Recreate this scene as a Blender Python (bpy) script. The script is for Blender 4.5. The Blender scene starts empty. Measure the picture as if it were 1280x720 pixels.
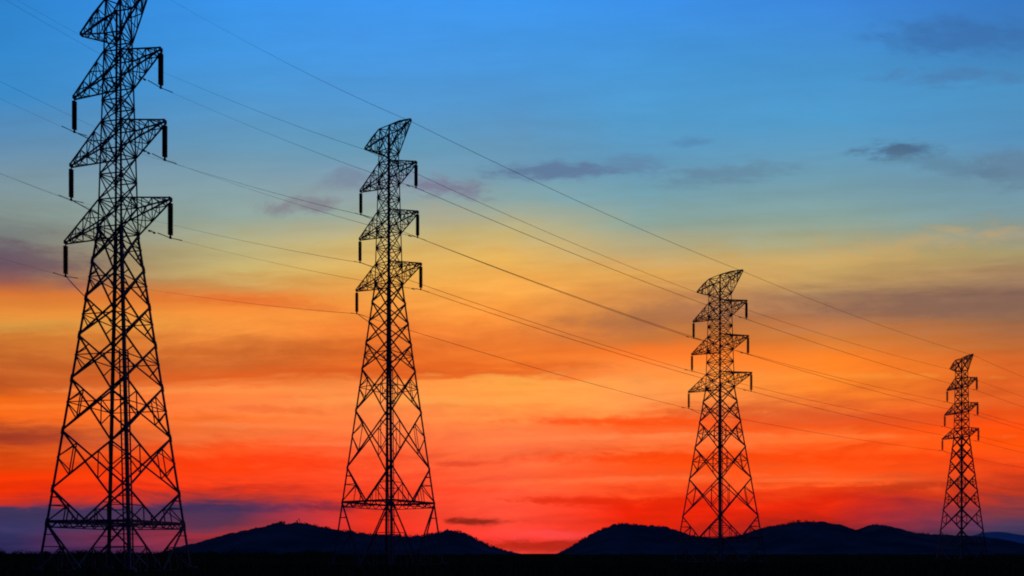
import bpy, bmesh, math, random
from mathutils import Vector, Matrix, noise
R = math.radians
random.seed(7)
sc = bpy.context.scene
C = sc.collection

# ------------------------------------------------------------------ camera
F = 1000.0           # focal length in units of a 1280 px wide frame
HY = 692.0           # row of the horizon
EYE = 1.6
U = 7.0              # metres per "arm spacing"
cam_d = bpy.data.cameras.new('camera')
cam = bpy.data.objects.new('camera', cam_d); C.objects.link(cam)
cam.location = (0, 0, EYE); cam.rotation_euler = (R(90), 0, 0)
cam_d.sensor_width = 36; cam_d.lens = 36 * F / 1280
cam_d.shift_y = (HY - 360) / 1280
cam_d.clip_start = 0.3; cam_d.clip_end = 40000
sc.camera = cam

# ------------------------------------------------------------------ sky
def lin(c):
    r = []
    for v in c:
        v /= 255.0
        r.append(v / 12.92 if v <= 0.04045 else ((v + 0.055) / 1.055) ** 2.4)
    return tuple(r) + (1,)
def azel(px, py):
    az = math.atan((px - 640) / F)
    return az, math.atan((HY - py) / F)
EL0, EL1 = R(-2), R(38)

w = bpy.data.worlds.new('World'); sc.world = w; w.use_nodes = True
nt = w.node_tree; nt.nodes.clear(); L = nt.links
def N(t, **k):
    n = nt.nodes.new(t)
    for a, b in k.items(): setattr(n, a, b)
    return n
def plug(sock, v):
    if isinstance(v, bpy.types.NodeSocket): L.new(v, sock)
    else: sock.default_value = v
def M(op, a, b=None, c=None, clamp=False):
    n = N('ShaderNodeMath', operation=op, use_clamp=clamp)
    plug(n.inputs[0], a)
    if b is not None: plug(n.inputs[1], b)
    if c is not None: plug(n.inputs[2], c)
    return n.outputs[0]
def mapr(v, a, b, c=0.0, d=1.0, smooth=False):
    n = N('ShaderNodeMapRange'); n.clamp = True
    if smooth: n.interpolation_type = 'SMOOTHSTEP'
    plug(n.inputs[0], v)
    for i, x in enumerate((a, b, c, d)): plug(n.inputs[i + 1], x)
    return n.outputs[0]
def mixc(f, a, b, mode='MIX'):
    n = N('ShaderNodeMix', data_type='RGBA', blend_type=mode)
    plug(n.inputs[0], f); plug(n.inputs[6], a); plug(n.inputs[7], b)
    return n.outputs[2]
def vec(x, y, z):
    n = N('ShaderNodeCombineXYZ')
    for i, v in enumerate((x, y, z)): plug(n.inputs[i], v)
    return n.outputs[0]
def noi(v, scale, detail=4.0, rough=0.55):
    n = N('ShaderNodeTexNoise'); plug(n.inputs['Vector'], v)
    n.inputs['Scale'].default_value = scale; n.inputs['Detail'].default_value = detail
    n.inputs['Roughness'].default_value = rough
    return M('SUBTRACT', n.outputs['Fac'], 0.5)

geo = N('ShaderNodeTexCoord'); sep = N('ShaderNodeSeparateXYZ'); L.new(geo.outputs['Generated'], sep.inputs[0])
dx, dy, dz = sep.outputs
az = M('ARCTAN2', dx, dy)
el = M('ARCTAN2', dz, dy)        # cloud streets run straight from left to right across the west
# long thin streaks of cloud: the gradient is bent by stretched noise
p1 = vec(M('MULTIPLY', az, 2.2), M('MULTIPLY', el, 17.0), 0.3)
p2 = vec(M('MULTIPLY', az, 6.0), M('MULTIPLY', M('ADD', el, M('MULTIPLY', az, -0.05)), 60.0), 4.1)
p3 = vec(M('MULTIPLY', az, 14.0), M('MULTIPLY', el, 48.0), 9.7)
n1, n2, n3 = noi(p1, 1.0, 3.0), noi(p2, 1.0, 4.0), noi(p3, 1.0, 5.0, 0.6)
pw = vec(M('MULTIPLY', az, 3.0), M('MULTIPLY', el, 9.0), 2.2)
nw = noi(pw, 1.0, 2.0)
p4 = vec(M('MULTIPLY', az, 9.0), M('ADD', M('MULTIPLY', el, 62.0), M('MULTIPLY', nw, 5.0)), 6.6)
p5 = vec(M('MULTIPLY', az, 30.0), M('ADD', M('MULTIPLY', el, 85.0), M('MULTIPLY', nw, 6.0)), 1.6)
n4, n5 = noi(p4, 1.0, 6.0, 0.62), noi(p5, 1.0, 6.0, 0.65)
lowmask = mapr(el, R(26), R(8), 0.25, 1.0)
warp = M('ADD', M('ADD', M('MULTIPLY', n1, R(1.2)), M('MULTIPLY', n2, R(0.6))), M('ADD', M('MULTIPLY', n4, R(2.6)), M('MULTIPLY', n5, R(0.9))))
elw = M('ADD', el, M('MULTIPLY', warp, lowmask))
fac = mapr(elw, EL0, EL1)

COLS = [
 (20, [(0,45,130,205),(60,50,135,205),(120,60,138,200),(180,95,140,175),(230,125,150,160),(265,130,145,140),(295,115,118,118),(330,110,85,92),(350,150,90,75),(370,212,115,50),(392,228,140,55),(408,215,150,65),(425,212,125,50),(455,200,100,40),(485,190,85,30),(500,245,105,20),(520,250,105,25),(532,190,75,30),(548,165,55,30),(556,215,80,20),(580,215,60,5),(595,245,55,0),(615,235,45,5),(626,190,45,35),(636,62,50,88),(660,48,50,95),(692,40,35,80)]),
 (300, [(0,58,148,235),(60,65,150,225),(120,78,150,208),(180,100,152,185),(230,130,160,170),(270,145,165,155),(310,185,175,125),(340,205,180,110),(360,210,150,80),(375,240,125,50),(395,250,150,60),(415,245,145,60),(430,220,120,50),(455,205,100,40),(472,225,95,30),(484,255,130,60),(505,255,130,65),(520,250,115,45),(545,250,115,55),(560,255,85,30),(585,255,60,10),(600,250,65,25),(612,225,50,25),(622,165,48,48),(638,72,46,82),(655,95,48,75),(672,170,45,50),(692,90,35,60)]),
 (470, [(0,62,150,238),(80,72,152,225),(140,85,152,205),(190,100,155,185),(230,135,155,170),(270,155,170,155),(300,205,180,115),(340,230,175,85),(380,245,155,65),(410,245,130,50),(440,225,105,35),(468,225,95,30),(478,255,140,65),(510,255,140,70),(545,255,115,60),(570,255,95,50),(600,245,65,35),(630,235,50,30),(660,240,45,30),(692,200,35,30)]),
 (640, [(0,62,152,240),(80,72,150,220),(130,82,150,205),(180,100,150,185),(215,110,155,180),(250,135,165,165),(290,200,180,120),(320,230,178,90),(360,250,170,75),(390,250,150,60),(420,235,125,50),(450,240,120,40),(467,235,105,35),(474,255,165,70),(500,255,155,65),(530,255,130,65),(560,255,115,65),(590,255,95,55),(620,255,82,55),(650,252,68,55),(675,250,55,55),(683,195,35,25),(692,230,60,50)]),
 (800, [(0,60,145,232),(80,70,150,215),(150,82,155,205),(200,95,150,185),(240,115,160,175),(280,140,165,155),(310,185,170,125),(340,222,165,85),(370,210,140,75),(400,190,120,65),(425,200,115,55),(440,250,120,40),(455,255,135,55),(475,255,155,75),(500,255,150,75),(515,255,130,60),(530,255,85,20),(550,255,120,60),(560,255,110,50),(575,250,75,10),(600,252,85,35),(615,250,65,25),(630,240,25,5),(660,215,25,10),(692,160,20,20)]),
 (1040, [(0,60,135,220),(80,70,145,205),(150,80,155,205),(220,110,155,175),(270,135,162,155),(300,165,165,130),(325,200,168,100),(350,195,155,95),(370,160,120,90),(395,170,115,80),(420,215,125,55),(450,255,130,35),(480,255,135,40),(500,245,120,40),(520,220,90,40),(535,245,85,20),(545,255,110,40),(560,255,80,15),(580,255,75,10),(600,255,95,35),(608,235,60,15),(630,225,35,10),(650,190,30,20),(670,100,30,40),(692,60,25,45)]),
 (1260, [(0,55,120,195),(60,62,125,185),(110,75,145,195),(170,85,145,190),(215,105,145,170),(260,120,155,165),(290,140,150,140),(315,165,150,105),(340,165,130,95),(370,135,100,85),(400,150,105,75),(430,190,105,50),(460,220,100,35),(500,225,90,30),(525,245,75,10),(550,255,80,5),(570,250,80,20),(590,235,65,20),(615,180,50,30),(635,110,50,65),(655,70,55,90),(675,55,50,85),(692,40,40,80)]),
]
prev = None; paz = None
azn = M('ADD', az, M('MULTIPLY', n1, 0.10))
for x, stops in COLS:
    r = N('ShaderNodeValToRGB'); L.new(fac, r.inputs[0]); cr = r.color_ramp
    pts = sorted(((azel(x, s[0])[1] - EL0) / (EL1 - EL0), lin(s[1:])) for s in stops)
    cr.elements[0].position, cr.elements[0].color = pts[0]
    cr.elements[1].position, cr.elements[1].color = pts[-1]
    for p, c in pts[1:-1]:
        e = cr.elements.new(p); e.color = c
    a = azel(x, 300)[0]
    if prev is None: prev = r.outputs[0]
    else: prev = mixc(mapr(azn, paz, a, smooth=False), prev, r.outputs[0])
    paz = a
col = prev
# fine light and dark mottling of the thin cloud
tex = M('ADD', M('ADD', M('MULTIPLY', n4, 0.36), M('MULTIPLY', n2, 0.46)), M('MULTIPLY', n5, 0.2))
tex = M('ADD', 1.0, M('MULTIPLY', tex, mapr(el, R(28), R(12), 0.3, 1.0)))
col = mixc(1.0, col, vec(tex, tex, tex), 'MULTIPLY')
# separate small clouds: x, y, half width, half height, colour, strength, slope
BLOBS = [
 (695,214,70,11,(92,112,150),.75,0),(790,207,40,11,(98,125,160),.55,0),(890,218,75,13,(98,130,155),.6,-.06),
 (1128,187,46,10,(72,100,132),.9,0),(1175,205,70,12,(90,125,150),.5,.15),(380,258,50,10,(130,128,140),.8,-.03),
 (440,222,32,12,(115,125,150),.5,0),(552,234,55,11,(122,118,145),.8,.1),(1195,45,90,20,(58,106,166),.6,0),
 (1190,97,80,10,(75,120,170),.6,0),(860,178,22,6,(80,125,170),.5,0),(1268,212,45,20,(95,120,145),.5,0),
 (600,652,40,4,(120,15,20),.9,0),(572,580,26,4,(215,60,35),.6,0),(760,626,130,5,(225,30,5),.8,0),
 (1140,607,75,8,(185,50,20),.7,0),(690,683,75,6,(170,20,20),.7,0),(330,512,80,5,(240,105,50),.5,.05),
 (1170,290,160,10,(150,155,130),.5,-.15),(1060,318,190,17,(215,170,105),.38,-.16),(545,268,40,14,(175,165,140),.4,0),
 (830,395,120,16,(165,110,80),.35,-.1),(20,323,120,24,(100,78,98),.55,.1),(330,378,80,6,(225,105,45),.5,.08),
 (300,634,140,6,(48,42,88),.6,0),(420,635,60,6,(130,30,45),.5,0),(20,546,90,9,(150,50,35),.5,0),
 (1180,385,160,14,(125,95,85),.45,0),(960,525,120,9,(225,90,40),.4,.05),(700,545,120,8,(255,120,70),.4,0),
 (300,488,190,5,(255,150,72),.55,0),(330,532,130,4,(255,135,75),.5,.02),(320,578,160,9,(255,58,8),.65,0),(420,555,90,3,(255,130,75),.5,0),
 (790,526,130,5,(255,78,10),.75,0),(800,545,150,4,(255,135,75),.65,-.02),(830,573,170,7,(250,66,4),.75,0),(760,600,170,4,(255,115,62),.6,-.03),
 (1020,545,160,3,(255,120,55),.6,0),(1040,600,110,3,(255,108,50),.6,0),(1120,572,120,5,(250,62,4),.5,0),(960,512,110,4,(222,92,36),.5,0),
 (560,500,150,6,(255,172,82),.5,0),(600,458,160,5,(228,98,28),.55,0),(60,508,110,4,(255,125,40),.6,0),(190,560,90,4,(225,70,20),.4,0),
 (560,612,80,4,(255,62,30),.5,0),(680,668,60,6,(255,70,72),.7,0),(250,440,170,5,(200,98,36),.5,0),(1000,470,170,4,(255,150,55),.5,0),
]
wob = M('ADD', M('MULTIPLY', n5, 3.2), M('MULTIPLY', n4, 0.9))
for bx, by, hw, hh, c, s, sl in BLOBS:
    a, e = azel(bx, by); ca = math.cos(a)
    da = M('SUBTRACT', az, a)
    de = M('ADD', M('SUBTRACT', el, e), M('MULTIPLY', da, sl))
    u_ = M('MULTIPLY', da, F / ca ** 2 / hw)
    v_ = M('MULTIPLY', de, F / math.cos(e) ** 2 / hh)
    d = M('SQRT', M('ADD', M('MULTIPLY', u_, u_), M('MULTIPLY', v_, v_)))
    m = mapr(M('ADD', d, wob), 1.5, 0.15, 0.0, s, smooth=True)
    col = mixc(m, col, lin(c))
# away from the afterglow (behind the viewer and overhead) the sky is already night blue
dus = mapr(dy, 0.62, -0.15, 0.0, 1.0, smooth=True)
col = mixc(dus, col, (0.003, 0.012, 0.11, 1))
sky = N('ShaderNodeTexSky', sky_type='NISHITA'); sky.sun_disc = False
sky.sun_elevation = R(0.6); sky.sun_rotation = R(1.0)
bgn = N('ShaderNodeBackground'); L.new(sky.outputs[0], bgn.inputs[0]); bgn.inputs[1].default_value = 0.002
bgc = N('ShaderNodeBackground'); L.new(col, bgc.inputs[0]); bgc.inputs[1].default_value = 1.0
add = N('ShaderNodeAddShader'); L.new(bgn.outputs[0], add.inputs[0]); L.new(bgc.outputs[0], add.inputs[1])
wo = N('ShaderNodeOutputWorld'); L.new(add.outputs[0], wo.inputs[0])

# the last of the sun, just behind the gap in the hills
sun_d = bpy.data.lights.new('sun', 'SUN'); sun = bpy.data.objects.new('sun', sun_d); C.objects.link(sun)
sun_d.energy = 0.15; sun_d.angle = R(0.6); sun_d.color = (1, .45, .2)
sun.rotation_euler = (R(89.4), 0, R(179.0))
vs = sc.view_settings
sc.cycles.filter_width = 1.9
vs.view_transform = 'Standard'; vs.look = 'None'; vs.gamma = 1; vs.exposure = 0; vs.use_curve_mapping = False

# ------------------------------------------------------------------ materials
def mat(name, base, rough=0.8, metal=0.0, var=None, scale=1.0, spec=0.3):
    m = bpy.data.materials.new(name); m.use_nodes = True
    t = m.node_tree; b = t.nodes['Principled BSDF']
    b.inputs['Roughness'].default_value = rough; b.inputs['Metallic'].default_value = metal
    b.inputs['Specular IOR Level'].default_value = spec
    tc = t.nodes.new('ShaderNodeTexCoord'); n = t.nodes.new('ShaderNodeTexNoise')
    n.inputs['Scale'].default_value = scale; n.inputs['Detail'].default_value = 5
    t.links.new(tc.outputs['Object'], n.inputs['Vector'])
    r = t.nodes.new('ShaderNodeValToRGB'); t.links.new(n.outputs['Fac'], r.inputs[0])
    v = var or tuple(x * 0.6 for x in base)
    r.color_ramp.elements[0].position = .35; r.color_ramp.elements[0].color = (*v, 1)
    r.color_ramp.elements[1].position = .65; r.color_ramp.elements[1].color = (*base, 1)
    t.links.new(r.outputs[0], b.inputs['Base Color'])
    return m
STEEL = mat('weathered_steel', (.10, .10, .10), .75, 0, (.06, .055, .05), 1.5, .1)
PORC = mat('brown_porcelain', (.035, .022, .016), .5, 0, (.025, .015, .012), 8, .15)
WIRE = mat('aluminium_conductor', (.10, .10, .10), .8, 0, (.07, .07, .07), 2, .1)
CONC = mat('stained_concrete', (.12, .11, .10), .95, 0, (.05, .05, .045), 3, 0)
GROUND = mat('dark_soil_and_turf', (.012, .013, .006), 1.0, 0, (.006, .005, .004), .25, 0)
HILL = mat('forested_hillside_painted_haze', (.028, .036, .060), 1.0, 0, (.012, .018, .034), .012, 0)  # dark forest with the blue of hazy air mixed into its colour
FARHILL = mat('distant_forest_painted_haze', (.05, .10, .22), 1.0, 0, (.04, .09, .19), .006, 0)  # aerial haze painted as blue base colour, in place of a haze volume
LEAF = mat('scrub_leaves', (.03, .045, .015), 1.0, 0, (.015, .025, .01), .6, 0)
BARK = mat('scrub_bark', (.04, .03, .02), 1.0, 0, None, 2, 0)

def link(name, bm, m, parent=None):
    me = bpy.data.meshes.new(name); bm.to_mesh(me); bm.free()
    me.materials.append(m)
    o = bpy.data.objects.new(name, me); C.objects.link(o)
    if parent: o.parent = parent
    return o
def tag(o, label=None, cat=None, group=None, kind=None):
    if label: o['label'] = label
    if cat: o['category'] = cat
    if group: o['group'] = group
    if kind: o['kind'] = kind

def frame_of(a, b):
    d = (b - a).normalized()
    up = Vector((0, 0, 1)) if abs(d.z) < .95 else Vector((1, 0, 0))
    s = d.cross(up).normalized(); t = s.cross(d).normalized()
    return d, s, t
def bar(bm, a, b, w, h=None):
    """square section member from a to b"""
    a, b = Vector(a), Vector(b); h = h or w
    if (b - a).length < 1e-4: return
    d, s, t = frame_of(a, b)
    vs_ = []
    for p in (a, b):
        for i, j in ((-1, -1), (1, -1), (1, 1), (-1, 1)):
            vs_.append(bm.verts.new(p + s * (i * w / 2) + t * (j * h / 2)))
    for q in ((0, 1, 2, 3), (7, 6, 5, 4), (0, 4, 5, 1), (1, 5, 6, 2), (2, 6, 7, 3), (3, 7, 4, 0)):
        bm.faces.new([vs_[k] for k in q])
def angle_iron(bm, a, b, w, o1, o2, th=.02):
    """L section from a to b with flanges pointing along o1 and o2"""
    a, b = Vector(a), Vector(b)
    d = (b - a).normalized()
    e1 = (o1 - d * o1.dot(d)).normalized(); e2 = (o2 - d * o2.dot(d)).normalized()
    prof = [(0, 0), (w, 0), (w, th), (th, th), (th, w), (0, w)]
    A = [bm.verts.new(a + e1 * x + e2 * y) for x, y in prof]
    B = [bm.verts.new(b + e1 * x + e2 * y) for x, y in prof]
    for i in range(6):
        j = (i + 1) % 6
        bm.faces.new((A[i], A[j], B[j], B[i]))
    bm.faces.new(A[::-1]); bm.faces.new(B)
def tube(bm, pts, r, n=6):
    rings = []
    for i, p in enumerate(pts):
        q = pts[min(i + 1, len(pts) - 1)] - pts[max(i - 1, 0)]
        d, s, t = frame_of(Vector((0, 0, 0)), q)
        rr = r[i] if isinstance(r, (list, tuple)) else r
        rings.append([bm.verts.new(p + s * math.cos(6.2832 * k / n) * rr + t * math.sin(6.2832 * k / n) * rr) for k in range(n)])
    for A, B in zip(rings, rings[1:]):
        for k in range(n):
            bm.faces.new((A[k], A[(k + 1) % n], B[(k + 1) % n], B[k]))
    bm.faces.new(rings[0][::-1]); bm.faces.new(rings[-1])
def lathe(bm, c, prof, n=12):
    rings = [[bm.verts.new(c + Vector((math.cos(6.2832 * k / n) * r, math.sin(6.2832 * k / n) * r, z))) for k in range(n)] for r, z in prof]
    for A, B in zip(rings, rings[1:]):
        for k in range(n):
            bm.faces.new((A[k], B[k], B[(k + 1) % n], A[(k + 1) % n]))
    bm.faces.new(rings[0]); bm.faces.new(rings[-1][::-1])

# ------------------------------------------------------------------ terrain
def hill(name, crest, Y, depth, m, seed, amp=.10):
    """a ridge of real depth; crest = outline control points given as bearing/height"""
    bm = bmesh.new()
    xs = [p[0] for p in crest]
    def H(px):
        for (x0, y0), (x1, y1) in zip(crest, crest[1:]):
            if x0 <= px <= x1:
                t = (px - x0) / (x1 - x0)
                return y0 + (y1 - y0) * t
        return crest[0][1] if px < xs[0] else crest[-1][1]
    nx = int((xs[-1] - xs[0]) / 1.0); ny = 44
    grid = []
    for i in range(nx + 1):
        px = xs[0] + (xs[-1] - xs[0]) * i / nx
        h = max(0.0, (HY - H(px)) / F * Y)
        h += Y / F * (2.0 * noise.fractal(Vector((px / 7 + seed, seed, 0)), .7, 2.0, 4)) * min(1, h / (Y / F * 8))
        x0 = (px - 640) / F * Y
        row = []
        for j in range(ny + 1):
            v = j / ny * 2 - 1                     # -1 towards the viewer .. 1 away
            y = Y + v * depth
            k = (0.5 + 0.5 * math.cos(math.pi * v)) ** 1.15
            f = noise.fractal(Vector((x0 / 160 + seed, y / 120, seed)), 1.0, 2.1, 5)
            g = noise.fractal(Vector((x0 / 22 + seed, y / 22, seed)), .9, 2.1, 3)
            z = h * k * (1 + amp * 2.2 * f * (1 - k)) + min(h * .1, 1.3) * g * k
            z -= 4.0 * (1 - k)
            row.append(bm.verts.new((x0 * (y / Y) ** .4, y, z)))
        grid.append(row)
    for i in range(nx):
        for j in range(ny):
            bm.faces.new((grid[i][j], grid[i + 1][j], grid[i + 1][j + 1], grid[i][j + 1]))
    bmesh.ops.recalc_face_normals(bm, faces=bm.faces)
    o = link(name, bm, m); tag(o, kind='structure')
    for p in o.data.polygons: p.use_smooth = True
    return o, H

bm = bmesh.new()
G = [-12000, -3000, -800, -300, -120, -60, -30, 0, 30, 60, 120, 300, 800, 3000, 12000]
gv = {}
for i, x in enumerate(G):
    for j, y in enumerate([-3000, -500, -100, -20, 0, 20, 40, 60, 90, 140, 220, 400, 800, 2000, 16000]):
        gv[i, j] = bm.verts.new((x, y, 0))
for i in range(14):
    for j in range(14):
        bm.faces.new((gv[i, j], gv[i + 1, j], gv[i + 1, j + 1], gv[i, j + 1]))
ground = link('ground', bm, GROUND); tag(ground, kind='structure')

cA = [(195,694),(225,691),(245,681),(270,673),(300,665),(320,660),(338,657),(345,654),(354,652.5),(363,656),(373,653),(386,655),(400,658),(420,661),(440,664),(470,668),(500,669),(530,669),(546,666),(554,663),(562,662),(575,664),(590,670),(605,678),(622,685),(645,690),(670,694)]
cB = [(660,694),(690,692.5),(700,690),(712,683),(729,673),(748,662),(768,655.5),(780,653.5),(801,656),(827,658),(843,662),(860,669),(893,673),(915,671),(930,667),(945,662),(965,657),(991,653),(1008,651.5),(1024,652),(1044,655.5),(1060,661),(1070,663.5),(1080,659),(1093,655),(1106,657),(1122,663),(1142,667),(1175,669),(1201,670),(1225,671),(1247,677),(1267,688),(1290,694)]
cC = [(1150,694),(1190,678),(1215,669),(1238,665),(1260,669),(1285,676),(1330,683),(1400,680),(1470,690),(1560,694)]
cD = [(-220,694),(-150,688),(-80,684),(0,689),(60,691),(110,694)]
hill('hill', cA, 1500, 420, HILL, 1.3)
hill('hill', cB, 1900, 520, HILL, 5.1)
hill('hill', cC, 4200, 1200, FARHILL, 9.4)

# ------------------------------------------------------------------ towers
def tower(label, xpx, Zu, prof, nodes, k_v, belt, tips, yaw=0.0, ladder=None, drop=.4, heavy=1.0):
    """prof: (z, half diagonal) ; nodes: leg node heights ; all in units of U above the eye"""
    ZA = Zu; XA = (xpx - 640) / F * Zu
    e0 = EYE / U
    ax = Vector((XA, ZA, 0))
    root = bpy.data.objects.new('transmission_tower', None); C.objects.link(root)
    root.empty_display_size = 2
    root.location = (XA * U, ZA * U, 0)
    tag(root, label, 'transmission tower', 'lattice transmission towers in a row')
    va = math.atan2(XA, ZA)                         # bearing of the view
    def D(z):
        for (z0, d0), (z1, d1) in zip(prof, prof[1:]):
            if z0 <= z <= z1: return d0 + (d1 - d0) * (z - z0) / (z1 - z0)
        return prof[0][1] if z < prof[0][0] else prof[-1][1]
    # corners: 0 left, 1 near, 2 right, 3 far
    angs = [math.pi, -math.pi / 2, 0, math.pi / 2]
    def P(c, z):
        a = angs[c] - va + yaw; d = D(z) * math.cos(va)
        return Vector((math.cos(a) * d * U, math.sin(a) * d * U, (z + e0) * U))
    out = [Vector((math.cos(angs[c] - va + yaw), math.sin(angs[c] - va + yaw), 0)) for c in range(4)]
    tz = []; tip = []
    for (rx, ry), (lx, ly) in tips:                 # bottom, middle, top, earth-wire
        er, el_ = HY - ry, HY - ly
        z = 2 * ZA / (F * (1 / er + 1 / el_))
        Zr, Zl = F * z / er, F * z / el_
        r_ = Vector(((rx - 640) / F * Zr - XA, Zr - ZA, 0)) * U; l_ = Vector(((lx - 640) / F * Zl - XA, Zl - ZA, 0)) * U
        r_.z = l_.z = (z + e0) * U
        tz.append(z); tip.append((r_, l_))
    up = []
    for i in range(3):
        up += [tz[i] - .12, tz[i] + .25]
        if i < 2:
            up.append((tz[i] + .25 + tz[i + 1] - .12) / 2)
    up += [tz[3] - .36, tz[3] + .10]
    zlist = nodes + up[:]                            # nodes run from the ground up to below the waist
    ztop = up[-1]
    LW, BW, RW = .23 * heavy, .125 * heavy, .075 * heavy
    # legs
    for c in range(4):
        bm = bmesh.new()
        brk = [zlist[0], up[0], ztop]
        o1, o2 = -out[c] + out[(c + 1) % 4], -out[c] + out[(c + 3) % 4]
        for za, zb, wd in ((brk[0], brk[1], LW), (brk[1], brk[2], LW * .58)):
            angle_iron(bm, P(c, za), P(c, zb), wd, o1, o2, .03)
        # splice plates and bolts at the nodes
        for z in nodes[1:] + up[:1]:
            q = -out[c] * .06
            bar(bm, P(c, z - .05) + q, P(c, z + .05) + q, .17)
        lg = link('leg', bm, STEEL, root)
        bm = bmesh.new()
        b0 = P(c, -e0); b0.z = 0
        lathe(bm, b0, [(.5, .32), (.55, .25), (.55, -.3)], 12)
        link('footing', bm, CONC, root)
    # bracing of each face
    for f in range(4):
        a, b = f, (f + 1) % 4
        bm = bmesh.new()
        for i in range(len(zlist) - 1):
            z0, z1 = zlist[i], zlist[i + 1]
            A0, A1, B0, B1 = P(a, z0), P(a, z1), P(b, z0), P(b, z1)
            w_ = BW if z1 <= up[0] + 1e-6 else BW * .62
            kind = 'x'
            if i < k_v: kind = 'v'
            if kind == 'v':
                m0 = (A0 + B0) / 2
                bar(bm, A1, m0, w_); bar(bm, B1, m0, w_)
                bar(bm, A0, B0, w_)
                for t0, t1 in ((A0, A1), (B0, B1)):
                    q = t1.lerp(m0, .5); 
                    bar(bm, q, t0.lerp(t1, .5), RW); bar(bm, q, t0.lerp(m0, .5), RW)
                    bar(bm, t1.lerp(m0, .75), t0.lerp(m0, .75), RW); bar(bm, t0, q, RW); bar(bm, t1.lerp(m0, .25), t0.lerp(t1, .75), RW)
            else:
                bar(bm, A0, B1, w_); bar(bm, B0, A1, w_)
                w0, w1 = (A0 - B0).length, (A1 - B1).length
                t = w0 / (w0 + w1)
                X = A0.lerp(B1, t)
                hgt = (z1 - z0)
                if hgt > .44 and z1 <= up[0] + 1e-6:
                    for t0, t1 in ((A0, A1), (B0, B1)):
                        m1, m2, lm = X.lerp(t1, .5), X.lerp(t0, .5), t0.lerp(t1, t)
                        bar(bm, m1, lm, RW); bar(bm, m2, lm, RW)
                        if hgt > .6: bar(bm, m1, m2, RW)
                    if i > k_v:
                        bar(bm, A0.lerp(A1, t), B0.lerp(B1, t), RW)
        for z in up:
            bar(bm, P(a, z), P(b, z), BW * .65)
        link('face_bracing', bm, STEEL, root)
    # belt: horizontal truss frame round the legs with plan bracing
    bm = bmesh.new()
    for f in range(4):
        a, b = f, (f + 1) % 4
        A, B = P(a, belt), P(b, belt); A2, B2 = P(a, belt - .085), P(b, belt - .085)
        bar(bm, A, B, BW * .85); bar(bm, A2, B2, BW * .7)
        for i in range(6):
            p, q = A.lerp(B, i / 6), A2.lerp(B2, (i + .5) / 6)
            bar(bm, p, q, RW); bar(bm, q, A.lerp(B, (i + 1) / 6), RW)
    mids = [(P(f, belt) + P((f + 1) % 4, belt)) / 2 for f in range(4)]
    for f in range(4): bar(bm, mids[f], mids[(f + 1) % 4], RW)
    link('belt_truss', bm, STEEL, root)
    for z in up:
        bm = bmesh.new()
        bar(bm, P(0, z), P(2, z), RW); bar(bm, P(1, z), P(3, z), RW)
        link('plan_bracing', bm, STEEL, root)
    # cross-arms, of lighter angles than the body
    BW, RW = BW * .82, RW * .8
    bots = {}
    for i in range(4):
        zt, zb = (tz[i] + .25, tz[i] - .12) if i < 3 else (tz[3] + .10, tz[3] - .36)
        for s in (0, 1):
            T = tip[i][s]
            cs = (1, 2) if s == 0 else (3, 0)
            bm = bmesh.new()
            tops = [P(c, zt) for c in cs]; bt = [P(c, zb) for c in cs]
            sp = Vector((0, 0, .10)) ; side = (tops[0] - tops[1]).normalized() * .14
            Tt = [T + side, T - side]
            for q in range(2):
                if i == 3:
                    kn = tops[q].lerp(Tt[q] + sp, .5) + Vector((0, 0, .16))
                    bar(bm, tops[q], kn, BW * .95); bar(bm, kn, Tt[q] + sp, BW * .95); bar(bm, kn, bt[q].lerp(Tt[q] - sp, .5), RW)
                bar(bm, tops[q], Tt[q] + sp, BW * .95); bar(bm, bt[q], Tt[q] - sp, BW * .95)
            n = 4 if i < 3 else 3
            for k in range(1, n + 1):
                t, tp = k / (n + .6), (k - 1) / (n + .6)
                pt = [tops[q].lerp(Tt[q] + sp, t) for q in (0, 1)]; pb = [bt[q].lerp(Tt[q] - sp, t) for q in (0, 1)]
                qt = [tops[q].lerp(Tt[q] + sp, tp) for q in (0, 1)]; qb = [bt[q].lerp(Tt[q] - sp, tp) for q in (0, 1)]
                for q in (0, 1):
                    bar(bm, pt[q], pb[q], RW)
                    if k % 2: bar(bm, qb[q], pt[q], RW)
                    else: bar(bm, qt[q], pb[q], RW)
                bar(bm, pt[0], pt[1], RW); bar(bm, pb[0], pb[1], RW)
                bar(bm, qb[k % 2], pb[1 - k % 2], RW); bar(bm, qt[k % 2], pt[1 - k % 2], RW)
            # tip plate
            bar(bm, T + side * 1.4, T - side * 1.4, .16, .34)
            link('crossarm' if i < 3 else 'earth_wire_arm', bm, STEEL, root)
            if i == 3:
                bots[i, s] = T + Vector((0, 0, -.15)); continue
            # insulator string with cap-and-pin discs
            ins = .485 * U
            bm = bmesh.new()
            tube(bm, [T, T + Vector((0, 0, -.36))], .05)
            hw = bm
            bm = bmesh.new()
            z0 = -.34; z1 = -ins + .22; nd = 19; st = (z1 - z0) / nd
            for k in range(nd):
                zc = z0 + st * k
                lathe(bm, T, [(.11, zc), (.12, zc + st * .25), (.225 * heavy ** .6, zc + st * .5), (.23 * heavy ** .6, zc + st * .74), (.12, zc + st * .82), (.11, zc + st)], 10)
            io = link('insulator_string', bm, PORC, root)
            ho = link('hanger_fitting', hw, STEEL, io)
            bm = bmesh.new()
            bb = T + Vector((0, 0, -ins))
            tube(bm, [bb + Vector((0, 0, .24)), bb + Vector((0, 0, .08)), bb + Vector((0, 0, -.10))], [.06, .10, .13], 8)
            link('suspension_clamp', bm, STEEL, io)
            bots[i, s] = bb + Vector((0, 0, -.06))
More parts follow.
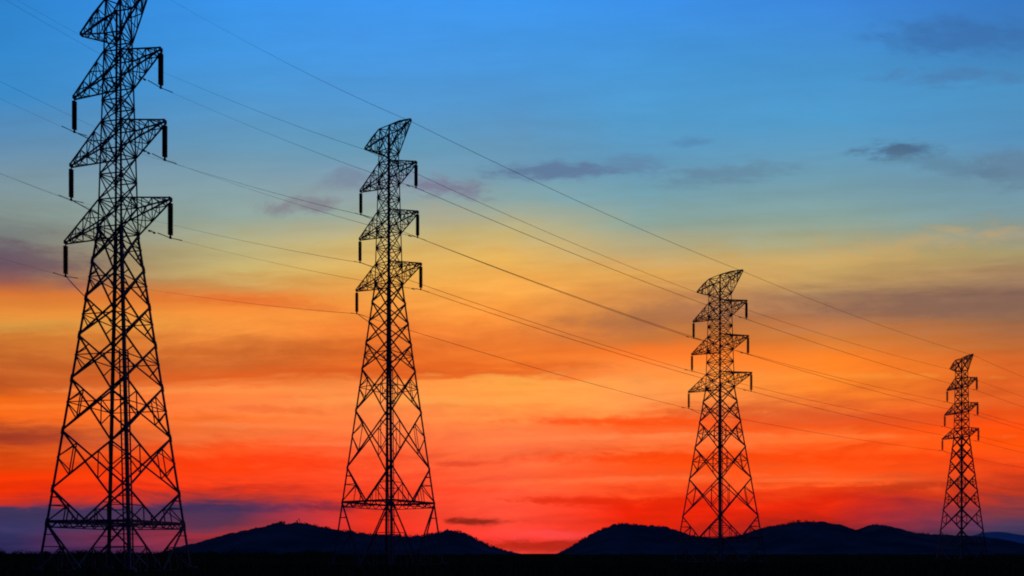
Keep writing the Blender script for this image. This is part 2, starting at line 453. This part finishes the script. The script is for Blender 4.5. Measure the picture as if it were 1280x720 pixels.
            if s == 1:
                # restraint wire from the foot of the string back to the tower leg
                zz = (bb.z / U - e0) - (drop if i == 0 else drop * .86)
                e = P(0, zz)
                bm = bmesh.new()
                pts = [bb.lerp(e, t / 8) + Vector((0, 0, -.04 * math.sin(math.pi * t / 8))) for t in range(9)]
                tube(bm, pts, .045, 6)
                link('restraint_wire', bm, STEEL, root)
    # climbing ladder fixed down the near leg
    if ladder:
        bm = bmesh.new()
        z = ladder; pts = []
        inn = -out[1]; sd = out[2]
        top, bot = P(1, z) + inn * .5, P(1, zlist[0]) + inn * .5
        for sgn in (-1, 1):
            bar(bm, top + sd * .36 * sgn, bot + sd * .36 * sgn, .10)
            for t in (0, .33, .66, 1):
                bar(bm, top.lerp(bot, t) + sd * .36 * sgn, P(1, z + (zlist[0] - z) * t), .06)
        nr = int((top - bot).length / .45)
        for k in range(nr):
            q = top.lerp(bot, (k + .5) / nr); bar(bm, q - sd * .36, q + sd * .36, .035)
        link('ladder', bm, STEEL, root)
    return root, {k: v + Vector(root.location) for k, v in bots.items()}

G0 = -EYE / U
T = []
T.append(tower('nearest black lattice tower at far left, its peak cut off by the picture edge',
  148, 10.87, [(G0, 1.06), (4.42, .28), (7.6, .18)],
  [G0, .41, .85, 1.62, 2.315, 2.90, 3.42, 3.92], 2, .43,
  [((213, 249), (82, 303)), ((206, 152), (89, 207)), ((201, 62), (93, 122)), ((187, -17), (102, 43))], R(8), 2.67, .60, 1.08))
T.append(tower('black lattice tower second from the left, in front of the low left hill',
  486, 16.2, [(G0, 1.13), (5.48, .285), (8.7, .19)],
  [G0, 1.04, 1.73, 2.88, 3.72, 4.25, 4.68, 5.08], 2, 1.02,
  [((526, 330), (446, 363)), ((522, 265), (450, 299)), ((520, 203), (451, 239)), ((513, 150), (457, 186))], R(3), 3.6, .43, 1.18))
T.append(tower('lattice tower third from the left, standing before the dip between two hill humps',
  900, 22.5, [(G0, 1.30), (4.70, .41), (8, .30)],
  [G0, .45, 1.06, 2.11, 3.0, 3.72, 4.28], 2, .42,
  [((939, 466), (861, 490)), ((935, 420), (865, 443)), ((933, 376), (867, 402)), ((928, 338), (872, 365))], R(1), 3.6, .36, 1.3))
T.append(tower('smallest and farthest visible lattice tower, near the right edge',
  1202, 32.5, [(G0, 1.06), (4.76, .33), (8, .25)],
  [G0, .40, .95, 1.80, 2.55, 3.2, 3.8, 4.3], 2, .40,
  [((1223, 535.5), (1178, 549)), ((1222, 503.5), (1181, 519)), ((1221, 472), (1184, 488)), ((1216, 443), (1188, 461))], R(0), None, .32, 1.6))

# ------------------------------------------------------------------ wires
def span(a, b, sag, n=28):
    return [a.lerp(b, i / n) + Vector((0, 0, -4 * sag * (i / n) * (1 - i / n))) for i in range(n + 1)]
t0 = Vector((-2.84 * U, -5.3 * U, 0)); t5 = Vector((11.75 * U, 9.6 * U, 0))
lv = ['bottom', 'middle', 'top', 'earth']
lab = {
 (0, 0): 'lowest conductor on the right-hand cross-arms, hung from the bottom right insulators',
 (0, 1): 'lowest wire of all, hung from the bottom left insulators of the towers',
 (1, 0): 'middle conductor on the right, hung from the second right-hand insulators',
 (1, 1): 'middle conductor on the left, hung from the second left-hand insulators',
 (2, 0): 'upper conductor on the right, hung from the topmost right insulators',
 (2, 1): 'upper conductor on the left, hung from the topmost left insulators',
 (3, 0): 'highest wire, thin earth wire running between the right tips of the tower peaks',
 (3, 1): 'thin earth wire running between the left tips of the tower peaks',
}
for (i, s), lb in lab.items():
    P_ = [t[1][i, s] for t in T]
    P_ = [P_[0] + t0] + P_ + [P_[-1] + t5]
    pts = []
    for a, b in zip(P_, P_[1:]):
        d = (b - a).length
        q = span(a, b, .25 + d * .004 if i < 3 else .35 + d * .005)
        pts += q if not pts else q[1:]
    bm = bmesh.new()
    nP = len(pts) - 1
    fr = [min(1, max(0, k / nP * 5 - 1.2)) for k in range(nP + 1)]     # heavier conductor fitted on the far spans
    tube(bm, pts, [(.008 + .026 * f_) * (1 if i < 3 else .85) for f_ in fr], 5)
    wo_ = link('conductor_wire' if i < 3 else 'earth_wire', bm, WIRE)
    tag(wo_, lb, 'power line', 'wires strung along the towers')
    if i < 3:
        for k in range(1, 5):                       # armour rods and dampers either side of each clamp
            for d in ((P_[k - 1] - P_[k]), (P_[k + 1] - P_[k])):
                d = d.normalized()
                bm = bmesh.new(); a = P_[k]
                tube(bm, [a, a + d * 1.3], .035, 6)
                link('armour_rod', bm, WIRE, wo_)
                if d.x > 0 or (s == 1 and k < 3): continue
                bm = bmesh.new(); c = a + d * 1.9 + Vector((0, 0, -.12))
                tube(bm, [c - d * .32, c - d * .14, c - d * .13, c + d * .13, c + d * .14, c + d * .32], [.085, .085, .02, .02, .085, .085], 6)
                bar(bm, c, c + Vector((0, 0, .14)), .05)
                link('vibration_damper', bm, WIRE, wo_)

# ------------------------------------------------------------------ scrub and grass
def leafball(bm, c, r, n, ls, sq=.8):
    for _ in range(n):
        while True:
            p = Vector((random.uniform(-1, 1), random.uniform(-1, 1), random.uniform(-1, 1)))
            if .25 < p.length < 1: break
        p = Vector((p.x * r, p.y * r, p.z * r * sq)) + c
        a = Vector((random.gauss(0, 1), random.gauss(0, 1), random.gauss(0, 1))).normalized() * ls
        b = a.orthogonal().normalized() * ls * .55
        vv = [bm.verts.new(p + a), bm.verts.new(p + b), bm.verts.new(p - a), bm.verts.new(p - b)]
        bm.faces.new(vv)
bm = bmesh.new()
rs = random.Random(3)
for _ in range(520):
    px = rs.uniform(-160, 1440); Y = rs.uniform(170, 420)
    if rs.random() < .35: px = rs.uniform(-160, 460)
    h = rs.uniform(1.0, 2.3) * (1.45 if px < 420 else .85)
    if 430 < px < 1150: h = min(h, 1.7)
    x = (px - 640) / F * Y
    for q in range(3):
        leafball(bm, Vector((x + rs.uniform(-1.6, 1.6), Y + rs.uniform(-1.5, 1.5), h * rs.uniform(.35, .6))), h * rs.uniform(.4, .55), 34, .22)
o = link('scrub', bm, LEAF); tag(o, 'low dark scrub along the far edge of the field', 'scrub', kind='stuff')
bm = bmesh.new()
for _ in range(9000):
    Y = 6 + 100 * rs.random() ** 1.5; x = rs.uniform(-.8, .8) * Y
    h = rs.uniform(.12, .45) * (1.6 if Y > 40 else 1)
    a = rs.uniform(0, 6.28); lean = Vector((math.cos(a), math.sin(a), 0)) * h * .35
    s = Vector((-math.sin(a), math.cos(a), 0)) * .018 * (1 + Y / 20)
    b = Vector((x, Y, -.01))
    v1, v2, v3, v4, v5 = (bm.verts.new(b - s), bm.verts.new(b + s), bm.verts.new(b + lean * .3 + s * .7 + Vector((0, 0, h * .6))), bm.verts.new(b + lean * .3 - s * .7 + Vector((0, 0, h * .6))), bm.verts.new(b + lean + Vector((0, 0, h))))
    bm.faces.new((v1, v2, v3, v4)); bm.faces.new((v4, v3, v5))
o = link('grass', bm, LEAF); tag(o, 'rough dark grass over the field', 'grass', kind='stuff')

# tree tops standing along the hill crests
bm = bmesh.new()
for crest, Y in ((cA, 1500), (cB, 1900)):
    for (x0, y0), (x1, y1) in zip(crest, crest[1:]):
        n = max(1, int((x1 - x0) / 1.6))
        for k in range(n):
            t = rs.random(); px = x0 + (x1 - x0) * t; py = y0 + (y1 - y0) * t
            if py > 689: continue
            h = rs.uniform(1.2, 3.6) * (1.7 if (985 < px < 1015 or 1140 < px < 1230 or 343 < px < 380) and rs.random() < .35 else 1)
            yy = Y + rs.uniform(-25, 10)
            leafball(bm, Vector(((px - 640) / F * yy, yy, (HY - py) / F * Y - 1 + h * .4)), h, 16, h * .42, 1.0)
o = link('wood', bm, LEAF); tag(o, 'far dark woodland along the hill crests', 'woodland', kind='stuff')
